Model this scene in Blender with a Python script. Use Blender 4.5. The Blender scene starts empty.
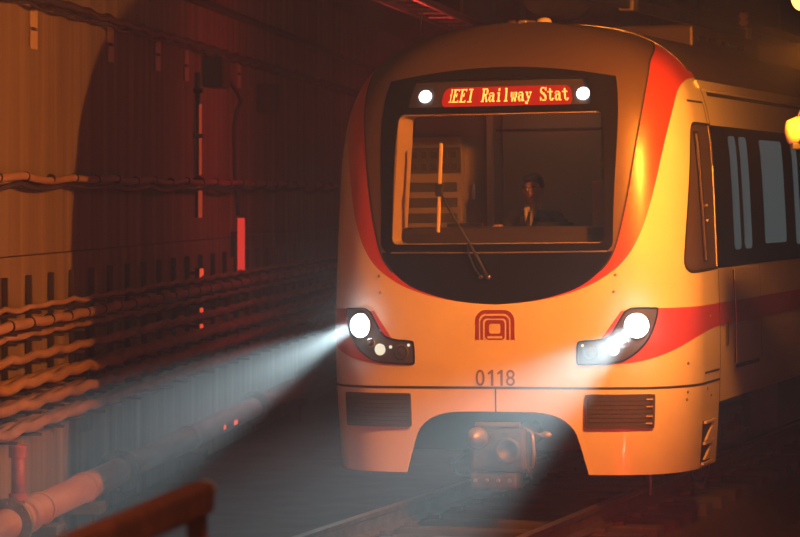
import bpy, bmesh, math, random
from mathutils import Vector, Matrix
from mathutils.geometry import delaunay_2d_cdt
random.seed(7)
SC = bpy.context.scene
COL = SC.collection
PI = math.pi

# ------------------------------------------------------------------ camera, world, exposure
EYE = 2.4
cam_d = bpy.data.cameras.new('camera'); cam = bpy.data.objects.new('camera', cam_d); COL.objects.link(cam)
cam.location = (0, 0, EYE); cam.rotation_euler = (PI/2, 0, 0)
cam_d.sensor_width = 36; cam_d.lens = 135; cam_d.shift_y = -(268.5-195)/800
cam_d.clip_start = .1; cam_d.clip_end = 300
cam_d.dof.use_dof = True; cam_d.dof.focus_distance = 23.4; cam_d.dof.aperture_fstop = 3.4
SC.camera = cam
w = bpy.data.worlds.new('tunnel_dark'); SC.world = w; w.use_nodes = True
w.node_tree.nodes['Background'].inputs[0].default_value = (.5, .3, .25, 1)
w.node_tree.nodes['Background'].inputs[1].default_value = .0005
SC.view_settings.view_transform = 'Standard'; SC.view_settings.look = 'None'
SC.view_settings.exposure = 0; SC.view_settings.gamma = 1; SC.view_settings.use_curve_mapping = False

# light levels (each lamp itself is built with its fixture further down)
SODIUM_W, SODIUM_C = 1900, (1, .275, .022)
FLOOD_AZ, FLOOD_EL, FLOOD_SIZE, FLOOD_BLEND = 37, -10, 96, .6
PLATFORM_W = 230
CAB_W = 4
BEAM_W, BEAM_C = 6200, (.70, .93, 1)
SPILL_W = 18
RED_W, RED_C = 85, (1, .05, .04)
HAZE = .0095

# ------------------------------------------------------------------ materials
MATS = {}
def mat(name, col, rough=.5, metal=0, noise=0, scale=8, stretch=(1, 1, 1), bump=0, emit=None, estr=0, spec=None, coat=0, dirt=None):
    if name in MATS: return MATS[name]
    m = bpy.data.materials.new(name); m.use_nodes = True; nt = m.node_tree; b = nt.nodes['Principled BSDF']
    b.inputs['Base Color'].default_value = (*col, 1); b.inputs['Roughness'].default_value = rough; b.inputs['Metallic'].default_value = metal
    if spec is not None: b.inputs['Specular IOR Level'].default_value = spec
    if coat: b.inputs['Coat Weight'].default_value = coat; b.inputs['Coat Roughness'].default_value = .08
    if noise or bump:
        tc = nt.nodes.new('ShaderNodeTexCoord'); mp = nt.nodes.new('ShaderNodeMapping'); mp.inputs['Scale'].default_value = stretch
        nt.links.new(tc.outputs['Object'], mp.inputs['Vector'])
        n = nt.nodes.new('ShaderNodeTexNoise'); n.inputs['Scale'].default_value = scale; n.inputs['Detail'].default_value = 6
        nt.links.new(mp.outputs['Vector'], n.inputs['Vector'])
        if noise:
            r = nt.nodes.new('ShaderNodeValToRGB'); r.color_ramp.elements[0].position = .3; r.color_ramp.elements[1].position = .7
            d = dirt or tuple(c*(1-noise) for c in col)
            r.color_ramp.elements[0].color = (*d, 1); r.color_ramp.elements[1].color = (*[min(1, c*(1+noise*.5)) for c in col], 1)
            nt.links.new(n.outputs['Fac'], r.inputs['Fac']); nt.links.new(r.outputs['Color'], b.inputs['Base Color'])
        if bump:
            bp = nt.nodes.new('ShaderNodeBump'); bp.inputs['Strength'].default_value = bump; bp.inputs['Distance'].default_value = .02
            nt.links.new(n.outputs['Fac'], bp.inputs['Height']); nt.links.new(bp.outputs['Normal'], b.inputs['Normal'])
    if emit: b.inputs['Emission Color'].default_value = (*emit, 1); b.inputs['Emission Strength'].default_value = estr
    MATS[name] = m; return m
def glass(name, tint, gloss=.12, rough=.02):
    m = bpy.data.materials.new(name); m.use_nodes = True; nt = m.node_tree; nt.nodes.clear()
    o = nt.nodes.new('ShaderNodeOutputMaterial'); t = nt.nodes.new('ShaderNodeBsdfTransparent'); t.inputs[0].default_value = (*tint, 1)
    g = nt.nodes.new('ShaderNodeBsdfGlossy'); g.inputs['Roughness'].default_value = rough; g.inputs['Color'].default_value = (.9, .9, .9, 1)
    lw = nt.nodes.new('ShaderNodeLayerWeight'); lw.inputs['Blend'].default_value = .5
    pw_ = nt.nodes.new('ShaderNodeMath'); pw_.operation = 'POWER'; pw_.inputs[1].default_value = 5; nt.links.new(lw.outputs['Facing'], pw_.inputs[0])
    f = nt.nodes.new('ShaderNodeMath'); f.operation = 'MULTIPLY_ADD'; f.inputs[1].default_value = .95; f.inputs[2].default_value = .045; nt.links.new(pw_.outputs[0], f.inputs[0])
    x = nt.nodes.new('ShaderNodeMixShader'); nt.links.new(f.outputs[0], x.inputs[0]); nt.links.new(t.outputs[0], x.inputs[1]); nt.links.new(g.outputs[0], x.inputs[2])
    nt.links.new(x.outputs[0], o.inputs[0]); MATS[name] = m; return m
def lamp_mat(name, col, s):
    m = bpy.data.materials.new(name); m.use_nodes = True; nt = m.node_tree; nt.nodes.clear()
    o = nt.nodes.new('ShaderNodeOutputMaterial'); e = nt.nodes.new('ShaderNodeEmission'); e.inputs[0].default_value = (*col, 1); e.inputs[1].default_value = s
    nt.links.new(e.outputs[0], o.inputs[0]); MATS[name] = m; return m

def wall_mat():
    m = bpy.data.materials.new('stained_concrete'); m.use_nodes = True; nt = m.node_tree; b = nt.nodes['Principled BSDF']
    b.inputs['Roughness'].default_value = .85; b.inputs['Specular IOR Level'].default_value = .2
    tc = nt.nodes.new('ShaderNodeTexCoord')
    def ns(sc, scale, det):
        mp = nt.nodes.new('ShaderNodeMapping'); mp.inputs['Scale'].default_value = sc; nt.links.new(tc.outputs['Object'], mp.inputs['Vector'])
        n = nt.nodes.new('ShaderNodeTexNoise'); n.inputs['Scale'].default_value = scale; n.inputs['Detail'].default_value = det
        nt.links.new(mp.outputs['Vector'], n.inputs['Vector']); return n
    a = ns((1, 2.2, .10), 1.6, 5); c = ns((1, 3.0, .16), 1.5, 3); d = ns((1, 1, 1), 12, 6)
    r = nt.nodes.new('ShaderNodeValToRGB'); e = r.color_ramp.elements
    e[0].position = .25; e[0].color = (.15, .11, .075, 1); e[1].position = .72; e[1].color = (.46, .37, .29, 1)
    k = e.new(.5); k.color = (.27, .205, .145, 1)
    mx = nt.nodes.new('ShaderNodeMath'); mx.operation = 'MULTIPLY_ADD'; nt.links.new(a.outputs['Fac'], mx.inputs[0]); mx.inputs[1].default_value = .55
    m2 = nt.nodes.new('ShaderNodeMath'); m2.operation = 'MULTIPLY'; nt.links.new(c.outputs['Fac'], m2.inputs[0]); m2.inputs[1].default_value = .45
    nt.links.new(m2.outputs[0], mx.inputs[2]); nt.links.new(mx.outputs[0], r.inputs['Fac']); nt.links.new(r.outputs['Color'], b.inputs['Base Color'])
    bp = nt.nodes.new('ShaderNodeBump'); bp.inputs['Strength'].default_value = .25; bp.inputs['Distance'].default_value = .02
    nt.links.new(d.outputs['Fac'], bp.inputs['Height']); nt.links.new(bp.outputs['Normal'], b.inputs['Normal'])
    MATS['wall'] = m; return m
wall_mat()
mat('white', (.72, .68, .62), .32, noise=.06, scale=3, coat=.3)
mat('red', (.50, .045, .022), .45)
MATS['red'].node_tree.nodes['Principled BSDF'].inputs['Coat Weight'].default_value = .8
MATS['red'].node_tree.nodes['Principled BSDF'].inputs['Coat Roughness'].default_value = .3
mat('hood', (.13, .085, .06), .42, metal=.35, noise=.05, scale=3)
mat('black', (.008, .007, .009), .1, spec=.3)
mat('rubber', (.012, .012, .012), .6)
mat('winframe', (.075, .055, .045), .45)
mat('gap', (.015, .012, .01), .8)
mat('darkgrey', (.07, .065, .06), .5)
mat('grille', (.055, .05, .048), .55)
mat('steel', (.30, .27, .24), .4, metal=.7, noise=.2)
mat('underframe', (.03, .026, .024), .7, noise=.4)
mat('cast', (.085, .07, .06), .5, metal=.4, noise=.4, scale=12)
mat('chrome', (.7, .7, .72), .15, metal=1)
mat('cream', (.50, .42, .33), .55)
mat('cream2', (.27, .22, .17), .6)
mat('console', (.045, .036, .034), .6)
mat('fleet', (.16, .13, .12), .5)
mat('logo', (.26, .045, .045), .45)
mat('skin', (.50, .29, .20), .55)
mat('hair', (.012, .009, .008), .5)
mat('suit', (.018, .017, .022), .8)
mat('shirt', (.7, .68, .66), .7)
mat('concrete_dark', (.10, .085, .07), .9, noise=.4, scale=3, bump=.3)
mat('ballast', (.05, .038, .03), .95, noise=.6, scale=30, bump=.8)
mat('sleeper', (.055, .045, .04), .9, noise=.3, scale=10)
mat('rail', (.25, .2, .17), .35, metal=.8, noise=.3)
mat('cable_tan', (.42, .26, .17), .7, noise=.3, scale=9, stretch=(1, .15, 1))
mat('cable_dust', (.40, .25, .17), .85, noise=.4, scale=14, stretch=(1, .12, 1))
mat('cable_black', (.045, .032, .028), .6)
mat('bracket', (.06, .045, .04), .6, metal=.3)
mat('pipe', (.50, .34, .26), .5, noise=.3, scale=7, stretch=(1, .12, 1), dirt=(.46, .16, .10))
mat('pipe_red', (.42, .10, .06), .5, noise=.35, scale=10)
mat('flange', (.30, .24, .2), .45, metal=.5, noise=.4)
mat('plate', (.62, .50, .38), .6)
mat('box', (.045, .05, .045), .6)
mat('rust', (.42, .12, .045), .6, noise=.4, scale=14)
mat('housing', (.55, .42, .2), .35)
mat('track_red', (.85, .40, .28), .4)
glass('windshield', (.80, .76, .72)); glass('sidepane', (.42, .38, .36)); glass('lens', (.92, .94, .95))
lamp_mat('sodium_bulb', (1, .45, .08), 5)
lamp_mat('headlamp', (.86, .97, 1), 60)
lamp_mat('smalllamp', (1, .85, .6), 1.2)
lamp_mat('marker', (.88, .95, 1), 9)
lamp_mat('led', (1, .42, .07), 4)
lamp_mat('conduit_glow', (1, .10, .035), .38)
lamp_mat('ledglow', (1, .02, .004), .9)
lamp_mat('redlamp', (1, .05, .035), .85)
lamp_mat('redspot', (1, .09, .03), 1.0)
lamp_mat('saloon', (.50, .64, .66), .11)

# ------------------------------------------------------------------ helpers
def obj(name, me, m=None, parent=None, smooth=False):
    if isinstance(me, bmesh.types.BMesh):
        d = bpy.data.meshes.new(name); me.to_mesh(d); me.free(); me = d
    o = bpy.data.objects.new(name, me); COL.objects.link(o)
    if m: me.materials.append(MATS[m])
    if smooth:
        for p in me.polygons: p.use_smooth = True
    if parent: o.parent = parent
    return o
def tag(o, label, cat, group=None):
    o['label'] = label; o['category'] = cat
    if group: o['group'] = group
    return o
def thing(name, label, cat, loc=(0, 0, 0), rz=0, group=None, ry=0):
    o = bpy.data.objects.new(name, None); COL.objects.link(o); o.empty_display_size = .1
    o.location = loc; o.rotation_euler = (0, ry, rz); return tag(o, label, cat, group)
def struct(o, label=None):
    o['kind'] = 'structure'
    if label: o['label'] = label
    return o
def copy_tree(root, loc=None, rz=None):
    r = root.copy(); COL.objects.link(r)
    for ch in root.children:
        c = ch.copy(); COL.objects.link(c); c.parent = r
        for g in ch.children:
            d = g.copy(); COL.objects.link(d); d.parent = c
    if loc is not None: r.location = loc
    if rz is not None: r.rotation_euler.z = rz
    return r
def solid(o, t, off=-1):
    s = o.modifiers.new('thickness', 'SOLIDIFY'); s.thickness = t; s.offset = off
    e = o.modifiers.new('crisp_edges', 'EDGE_SPLIT'); e.split_angle = math.radians(40); return o
def bm_box(c, s, bev=0, rot=None, bm=None):
    own = bm is None; b2 = bmesh.new()
    bmesh.ops.create_cube(b2, size=1)
    bmesh.ops.scale(b2, vec=s, verts=b2.verts)
    if bev: bmesh.ops.bevel(b2, geom=b2.edges[:], offset=bev, segments=2, affect='EDGES', profile=.6)
    if rot: bmesh.ops.rotate(b2, verts=b2.verts, matrix=rot)
    bmesh.ops.translate(b2, vec=c, verts=b2.verts)
    if own: return b2
    d = bpy.data.meshes.new('tmp'); b2.to_mesh(d); b2.free(); bm.from_mesh(d); bpy.data.meshes.remove(d); return bm
def bm_tube(pts, r, n=10, bm=None, caps=True):
    bm = bm or bmesh.new(); pts = [Vector(p) for p in pts]
    rs = r if isinstance(r, (list, tuple)) else [r]*len(pts)
    rings = []; up = None
    for i, p in enumerate(pts):
        t = (pts[min(i+1, len(pts)-1)]-pts[max(i-1, 0)]).normalized()
        if up is None: up = Vector((0, 0, 1)) if abs(t.z) < .9 else Vector((0, 1, 0))
        a = t.cross(up).normalized(); b = a.cross(t).normalized(); up = b
        rings.append([bm.verts.new(p+(a*math.cos(2*PI*k/n)+b*math.sin(2*PI*k/n))*rs[i]) for k in range(n)])
    for A, B in zip(rings, rings[1:]):
        for k in range(n): bm.faces.new((A[k], A[(k+1) % n], B[(k+1) % n], B[k]))
    if caps:
        bm.faces.new(rings[0][::-1]); bm.faces.new(rings[-1])
    bmesh.ops.recalc_face_normals(bm, faces=bm.faces)
    return bm
def bm_lathe(prof, axis_p, axis_d, n=24, bm=None):
    """prof: list of (r, h) along axis_d from axis_p"""
    bm = bm or bmesh.new(); d = Vector(axis_d).normalized(); p0 = Vector(axis_p)
    a = d.orthogonal().normalized(); b = d.cross(a)
    rings = [[bm.verts.new(p0+d*h+(a*math.cos(2*PI*k/n)+b*math.sin(2*PI*k/n))*max(r, .0004)) for k in range(n)] for r, h in prof]
    for A, B in zip(rings, rings[1:]):
        for k in range(n): bm.faces.new((A[k], A[(k+1) % n], B[(k+1) % n], B[k]))
    bm.faces.new(rings[0][::-1]); bm.faces.new(rings[-1])
    bmesh.ops.recalc_face_normals(bm, faces=bm.faces)
    return bm
def bm_ellipsoid(c, s, bm=None, seg=20, rings=14, rot=None):
    bm = bm or bmesh.new()
    g = bmesh.ops.create_uvsphere(bm, u_segments=seg, v_segments=rings, radius=1)['verts']
    bmesh.ops.scale(bm, vec=s, verts=g)
    if rot: bmesh.ops.rotate(bm, verts=g, matrix=rot)
    bmesh.ops.translate(bm, vec=c, verts=g); return bm
def lerp_table(tab):
    def fn(v):
        if v <= tab[0][0]: return tab[0][1]
        for (a, x), (b, y) in zip(tab, tab[1:]):
            if v <= b: return x+(y-x)*(v-a)/(b-a)
        return tab[-1][1]
    return fn
def smooth_poly(pts, it=2):
    for _ in range(it):
        out = [pts[0]]
        for a, b in zip(pts, pts[1:]):
            out += [(a[0]*.75+b[0]*.25, a[1]*.75+b[1]*.25), (a[0]*.25+b[0]*.75, a[1]*.25+b[1]*.75)]
        pts = out+[pts[-1]]
    return pts
def rrect(a, b, c, d, r, n=5):
    out = []
    for cx, cy, s in ((c-r, b+r, -PI/2), (c-r, d-r, 0), (a+r, d-r, PI/2), (a+r, b+r, PI)):
        for k in range(n+1): out.append((cx+r*math.cos(s+k*PI/2/n), cy+r*math.sin(s+k*PI/2/n)))
    return out
def inside(p, poly):
    x, y = p; c = False; j = len(poly)-1
    for i in range(len(poly)):
        xi, yi = poly[i]; xj, yj = poly[j]
        if (yi > y) != (yj > y) and x < (xj-xi)*(y-yi)/(yj-yi)+xi: c = not c
        j = i
    return c

# ------------------------------------------------------------------ the train's nose surface: q runs around the plan curve, z is height
HALF, CORNER, ZT = 1.5, .75, 3.78
_S, _X, _Y = [0.0], [0.0], [0.0]
for i in range(1, 2401):
    a = i/2400*PI/2
    x = HALF*math.sin(a)**(2/6); y = CORNER*(1-math.cos(a))
    _S.append(_S[-1]+math.hypot(x-_X[-1], y-_Y[-1])); _X.append(x); _Y.append(y)
from bisect import bisect
def plan(q):
    q = abs(q)
    if q >= _S[-1]: return HALF, CORNER+q-_S[-1]
    i = min(max(bisect(_S, q), 1), len(_S)-1); t = (q-_S[i-1])/(_S[i]-_S[i-1]+1e-12)
    return _X[i-1]+t*(_X[i]-_X[i-1]), _Y[i-1]+t*(_Y[i]-_Y[i-1])
def Wz(z):
    k = 1-.03*(1.3-z)**2 if z < 1.3 else 1-.05*((z-1.3)/2)**1.3
    zz = min(max((z-2.3)/1.48, 0), 1)
    return k*(1-zz**4)**.36
def Bz(z):
    zz = min(max((z-1.2)/(ZT-1.2), 0), 1); return .22*zz**1.6+.55*zz**8
def S0(q, z):
    x, y = plan(q); return Vector((math.copysign(1, q)*x*Wz(z) if q else 0.0, y+Bz(z)*min(max(1-y/2.5, 0), 1), z))
def SN(q, z):
    e = .004
    n = (S0(q+e, z)-S0(q-e, z)).cross(S0(q, z+e)-S0(q, z-e)); n.normalize()
    return n            # points out of the nose
def SP(q, z, o=0.0):
    return S0(q, z)+SN(q, z)*o if o else S0(q, z)

def patch(poly, holes=(), o=0.0, grid=.04, fn=SP):
    """mesh of a (q,z) polygon laid on the nose surface"""
    pts, edges = [], []
    def dens(lp):
        out = []
        for a, b in zip(lp, list(lp[1:])+[lp[0]]):
            k = max(1, int(math.hypot(b[0]-a[0], b[1]-a[1])/max(grid or .05, .03)))
            out += [(a[0]+(b[0]-a[0])*i/k, a[1]+(b[1]-a[1])*i/k) for i in range(k)]
        return out
    poly = dens(list(poly)); holes = [dens(list(h)) for h in holes]
    for loop in [poly, *holes]:
        s = len(pts); pts += [Vector(p) for p in loop]
        edges += [(s+i, s+(i+1) % len(loop)) for i in range(len(loop))]
    x0, x1 = min(p[0] for p in poly), max(p[0] for p in poly); y0, y1 = min(p[1] for p in poly), max(p[1] for p in poly)
    bound = list(pts)
    if grid:
        nx, ny = int((x1-x0)/grid), int((y1-y0)/grid)
        for i in range(1, nx+1):
            for j in range(1, ny+1):
                p = (x0+(x1-x0)*i/(nx+1), y0+(y1-y0)*j/(ny+1))
                if inside(p, poly) and not any(inside(p, h) for h in holes) and min((p[0]-b[0])**2+(p[1]-b[1])**2 for b in bound) > (grid*.35)**2:
                    pts.append(Vector(p))
    vs, es, fs, *_ = delaunay_2d_cdt(pts, edges, [], 0, 1e-5)
    bm = bmesh.new(); bv = [bm.verts.new(fn(v[0], v[1], o)) for v in vs]
    for f in fs:
        c = sum((vs[i] for i in f), Vector((0, 0)))/len(f)
        if inside(c, poly) and not any(inside(c, h) for h in holes):
            a, b, d = [vs[i] for i in f[:3]]
            f = f if (b-a).cross(d-a) > 0 else f[::-1]
            try: bm.faces.new([bv[i] for i in f])
            except ValueError: pass
    for v in [v for v in bm.verts if not v.link_faces]: bm.verts.remove(v)
    return bm
def ribbon(path, width, o=.002, fn=SP, n=6):
    dense = []
    for a, b in zip(path, path[1:]):
        k = max(1, int(math.hypot(b[0]-a[0], b[1]-a[1])/.03))
        dense += [(a[0]+(b[0]-a[0])*i/k, a[1]+(b[1]-a[1])*i/k) for i in range(k)]
    dense.append(path[-1]); bm = bmesh.new(); prev = None
    for i, p in enumerate(dense):
        a, b = dense[max(i-1, 0)], dense[min(i+1, len(dense)-1)]
        dx, dy = b[0]-a[0], b[1]-a[1]; l = math.hypot(dx, dy) or 1; nx, ny = -dy/l*width/2, dx/l*width/2
        cur = (bm.verts.new(fn(p[0]+nx, p[1]+ny, o)), bm.verts.new(fn(p[0]-nx, p[1]-ny, o)))
        if prev: bm.faces.new((prev[1], cur[1], cur[0], prev[0]))
        prev = cur
    return bm
def strips(rows, qa, qb, n=36, o=0.0, both=True):
    bm = bmesh.new()
    for s in ((1, -1) if both else (1,)):
        prev = None
        for z in rows:
            a, b = qa(z), qb(z)
            cur = [bm.verts.new(SP(s*(a+(b-a)*k/n), z, o)) for k in range(n+1)]
            if prev:
                for k in range(n):
                    f = (prev[k], prev[k+1], cur[k+1], cur[k])
                    bm.faces.new(f if s > 0 else f[::-1])
            prev = cur
    bmesh.ops.remove_doubles(bm, verts=bm.verts, dist=.0008)
    return bm
def mir(poly): return [(-a, b) for a, b in poly][::-1]

# ------------------------------------------------------------------ the setting
WK, WW = .1, 5.58                                       # left wall: X = -WW + WK*Y
def LW(Y, off=0.0, z=0.0):
    n = Vector((1, -WK, 0)).normalized(); p = Vector((-WW+WK*Y, Y, z)); return p+n*off
WALL_RZ = -math.atan(WK)
ZF = -.55
def quad_slab(name, corners, z0, z1, m):
    bm = bmesh.new(); lo = [bm.verts.new((x, y, z0)) for x, y in corners]; hi = [bm.verts.new((x, y, z1)) for x, y in corners]
    n = len(corners); bm.faces.new(lo[::-1]); bm.faces.new(hi)
    for i in range(n): bm.faces.new((lo[i], lo[(i+1) % n], hi[(i+1) % n], hi[i]))
    bmesh.ops.recalc_face_normals(bm, faces=bm.faces)
    return struct(obj(name, bm, m))
quad_slab('floor', [(-9, -4), (20, -4), (20, 75), (-9, 75)], ZF-.3, ZF, 'concrete_dark')
quad_slab('ceiling', [(-9, -4), (20, -4), (20, 75), (-9, 75)], 5.3, 5.6, 'concrete_dark')
def left_wall(name, z0, z1, off=0.0):
    a, b = LW(-4), LW(72); n = Vector((1, -WK, 0)).normalized()
    bm = bmesh.new(); L = (b-a).length
    bm_box((-.2+off, L/2, (z0+z1)/2), (.4, L, z1-z0), bm=bm)
    o = obj(name, bm, 'wall'); o.location = (a.x, a.y, 0); o.rotation_euler.z = WALL_RZ; return struct(o)
left_wall('wall_left', 1.905, 5.3)
left_wall('wall_left_base', ZF, 1.895, .012)
quad_slab('wall_back', [(-9, 72), (20, 72), (20, 72.4), (-9, 72.4)], ZF, 5.3, 'wall')
quad_slab('wall_front', [(-9, -4), (20, -4), (20, -3.6), (-9, -3.6)], ZF, 5.3, 'wall')

# the train's frame in the world
TX, TY, TH, ROLL = 97/129, 3000/129, math.atan(950/3000), -.013
def TW(x, y, z=0.0):
    return Vector((TX+x*math.cos(TH)+y*math.sin(TH), TY-x*math.sin(TH)+y*math.cos(TH), z))
rw = [TW(3.3, -5), TW(3.3, 50)]
quad_slab('wall_right', [(rw[0].x, -4), (rw[0].x, rw[0].y), (rw[1].x, rw[1].y), (rw[1].x+.5, rw[1].y), (rw[0].x+.5, rw[0].y), (rw[0].x+.5, -4)], ZF, 5.3, 'wall')
quad_slab('platform', [(-1.2, -3.6), (rw[0].x, -3.6), (rw[0].x, 11), (-1.2, 11)], ZF, .9, 'concrete_dark')['label'] = 'concrete platform end the view is taken from'

# track: straight under the train, bending in front of it
def track_pt(s, lat, z):
    if s >= -1.5: return TW(lat, s, z)
    R = 60.0; a = (-1.5-s)/R                          # heading turns back towards the wall's direction
    return TW(-R+(R+lat)*math.cos(a), -1.5-(R+lat)*math.sin(a), z) if False else TW(R-(R-lat)*math.cos(a), -1.5-(R-lat)*math.sin(a), z)
trk = thing('railway_track', 'pair of worn steel rails on sleepers running under the train', 'track')
ss = [-12+.5*i for i in range(70)]
for sgn in (-1, 1):
    bm = bmesh.new(); prof = [(-.07, -.17), (.07, -.17), (.07, -.155), (.012, -.13), (.012, -.045), (.036, -.03), (.036, 0), (-.036, 0), (-.036, -.03), (-.012, -.045), (-.012, -.13), (-.07, -.155)]
    prev = None
    for s in ss:
        cur = [bm.verts.new(track_pt(s, sgn*.7535+a, b)) for a, b in prof]
        if prev:
            for k in range(len(prof)): bm.faces.new((prev[k], prev[(k+1) % 12], cur[(k+1) % 12], cur[k]))
        prev = cur
    bmesh.ops.recalc_face_normals(bm, faces=bm.faces)
    obj('rail', bm, 'rail', trk)
slp = bpy.data.meshes.new('sleeper'); b = bm_box((0, 0, 0), (2.4, .24, .16), .015); b.to_mesh(slp); b.free(); slp.materials.append(MATS['sleeper'])
clip_me = bpy.data.meshes.new('rail_clip'); b = bm_box((0, 0, 0), (.1, .08, .05), .012); b.to_mesh(clip_me); b.free(); clip_me.materials.append(MATS['cast'])
for i in range(26):
    s = -7+i*.62
    p0, p1 = track_pt(s, -1, -.255), track_pt(s, 1, -.255)
    o = obj('sleeper', slp, None, trk); o.location = (p0+p1)/2; o.rotation_euler.z = math.atan2(p1.y-p0.y, p1.x-p0.x)
    for lat in (-.86, -.64, .64, .86):
        c = obj('rail_clip', clip_me, None, o); c.location = (lat, 0, .09)
bm = bmesh.new(); prev = None
for s in ss:
    cur = [bm.verts.new(track_pt(s, a, z)) for a, z in ((-1.55, ZF), (-1.35, -.27), (1.35, -.27), (1.55, ZF))]
    if prev:
        for k in range(3): bm.faces.new((prev[k], prev[k+1], cur[k+1], cur[k]))
    prev = cur
bmesh.ops.recalc_face_normals(bm, faces=bm.faces)
struct(obj('trackbed', bm, 'ballast'), 'dusty raised bed of fine ballast under the track')

# ------------------------------------------------------------------ the train
T = thing('metro_train', 'white and red metro train with lit headlights coming out of the tunnel', 'train', (TX, TY, 0), -TH, ry=ROLL)
JOINT = 2.54
seam_t = [(1.55, 0), (1.556, .12), (1.57, .26), (1.59, .38), (1.62, .5), (1.68, .68), (1.77, .81), (1.87, .905), (1.96, .955), (2.14, 1.01), (2.4, 1.07), (2.75, 1.135), (2.9, 1.175), (3.05, 1.22), (3.22, 1.29), (3.38, 1.40), (3.46, 1.5), (3.52, 1.66), (3.57, 1.85), (3.61, 2.1), (3.64, 2.35), (3.655, JOINT)]
red_t = [(1.55, 0), (1.556, .125), (1.57, .275), (1.59, .41), (1.62, .545), (1.66, .67), (1.71, .79), (1.79, .925), (1.88, 1.03), (2.02, 1.13), (2.2, 1.21), (2.43, 1.285), (2.75, 1.38), (2.95, 1.47), (3.11, 1.58), (3.2, 1.68), (3.26, 1.82), (3.3, 2.07), (3.32, 2.3), (3.33, JOINT)]
seam_s = smooth_poly([(q, z) for z, q in seam_t], 2); red_s = smooth_poly([(q, z) for z, q in red_t], 2)
seam = lerp_table([(z, q) for q, z in seam_s]); redq = lerp_table([(z, q) for q, z in red_s])
arch = [(.76, .24), (.72, .36), (.68, .48), (.645, .57), (.585, .635), (.5, .685), (.4, .71), (.28, .72), (0, .72)]
arch = [arch[0]]+smooth_poly(arch[1:], 1)
SIDEWIN = smooth_poly([(2.535, 2.945), (1.95, 2.95), (1.83, 2.94), (1.77, 2.86), (1.70, 2.5), (1.585, 1.93), (1.58, 1.83), (1.66, 1.785), (1.75, 1.785), (2.535, 1.80)], 1)
SIDEHOLE = SIDEWIN
white_half = arch[::-1]+[(JOINT, .24)]+[(JOINT, .24+i*.25) for i in range(1, 13)]+red_s[::-1]
def dedupe(p):
    out = []
    for a in p:
        if not out or math.hypot(a[0]-out[-1][0], a[1]-out[-1][1]) > 1e-4: out.append(a)
    if math.hypot(out[0][0]-out[-1][0], out[0][1]-out[-1][1]) < 1e-4: out.pop()
    return out
white_half = dedupe(white_half)
# side window hole must stay strictly inside: shrink its rear edge a little
side_in = [(min(q, JOINT-.012), z) for q, z in SIDEWIN]
white_full = [p for p in white_half if p[0] > 1e-6 or p[1] > 1.5]
k0 = white_half.index(arch[0])
right = white_half[k0:]+[p for p in white_half[:k0] if False]                 # skirt corner, joint, red curve down to the centre
up = white_half[:k0]                                                          # centre of the arch out to the skirt corner
loop = dedupe(up+right+[(-a, b) for a, b in right[::-1]]+[(-a, b) for a, b in up[::-1]])
solid(obj('nose_shell', patch(loop, [side_in, mir(side_in)], 0, .05), 'white', T, True), .02)
rows_red = sorted({z for _, z in red_s} | {z for _, z in seam_s if z <= 3.655} | {1.6+i*.05 for i in range(41)})
rows_red = [z for z in rows_red if z < 3.655]
for s in (1, -1):
    bm = bmesh.new(); prev = None
    for z in rows_red:
        a, b = seam(z), redq(z)
        cur = [bm.verts.new(SP(s*(a+(max(b, a)-a)*k/14), z)) for k in range(15)]
        if prev:
            for k in range(14):
                f = (prev[k], prev[k+1], cur[k+1], cur[k]); bm.faces.new(f if s > 0 else f[::-1])
        prev = cur
    bmesh.ops.remove_doubles(bm, verts=bm.verts, dist=.0004)
    solid(obj('red_band', bm, 'red', T, True), .02)
def glass_q(z):
    if z <= 1.96: return .90
    if z < 2.05: return .90+.05*math.sqrt(max(0, 1-((2.05-z)/.09)**2))
    if z < 3.31: return .95+.105*((z-2.05)/1.26)**1.6
    if z >= 3.405: return 0
    return 1.055*math.sqrt(max(0, 1-((z-3.31)/.095)))
rows_h = sorted({1.96+i*.04 for i in range(34)} | {3.31+.095*(1-(1-i/16)**2) for i in range(17)})
rows_top = [3.405]+[ZT-.375*(1-i/26)**3 for i in range(1, 26)]+[ZT-.0005]
bm = strips(rows_h+rows_top[1:], lambda z: glass_q(z), lambda z: min(seam(z), JOINT))
solid(obj('hood', bm, 'hood', T, True), .02)
# black mask below the glass
U = [p for p in seam_s if p[1] <= 1.955]+[(seam(1.955), 1.955)]
low = dedupe(U+mir(U))
solid(obj('lower_mask', patch(low, [], 0, .06), 'black', T, True), .02)
# glass surround with openings for the windscreen and the destination window
gl = [(glass_q(z), z) for z in rows_h]
gl = dedupe([(.9, 1.957)]+gl[1:]+mir(gl[1:])+[(-.9, 1.957)])
WS = rrect(-.865, 2.02, .885, 3.045, .05); WS = [(q*(1+.012*(z-2.5)), z) for q, z in WS]
DS = rrect(-.80, 3.095, .80, 3.315, .02)
solid(obj('windscreen_surround', patch(gl, [WS, DS], .004, .06), 'black', T, True), .018)
obj('windscreen', patch(WS, [], -.006, .08), 'windshield', T, True)
obj('glass_edge', ribbon([(-.86, 1.957), (0, 1.952), (.9, 1.957)], .012, .006), 'steel', T)
def edge_line(path, wd, o=.003, m='gap'): return obj('panel_gap', ribbon(path, wd, o), m, T)
for s in (1, -1):
    edge_line([(s*q, z) for q, z in seam_s if z > 1.8], .014)
    edge_line([(s*q, .905) for q in [i*JOINT/40 for i in range(41)]], .018)
    edge_line([(s*JOINT, .24), (s*JOINT, 1.78)], .02); edge_line([(s*JOINT, 2.95), (s*JOINT, 3.33)], .02)
    edge_line([(s*1.95, .985), (s*(JOINT-.03), .985)], .016)
    edge_line([(s*1.82, 3.125), (s*2.42, 3.125), (s*2.44, 2.955)], .016)
edge_line([(0, .72), (0, .905)], .012)
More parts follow.
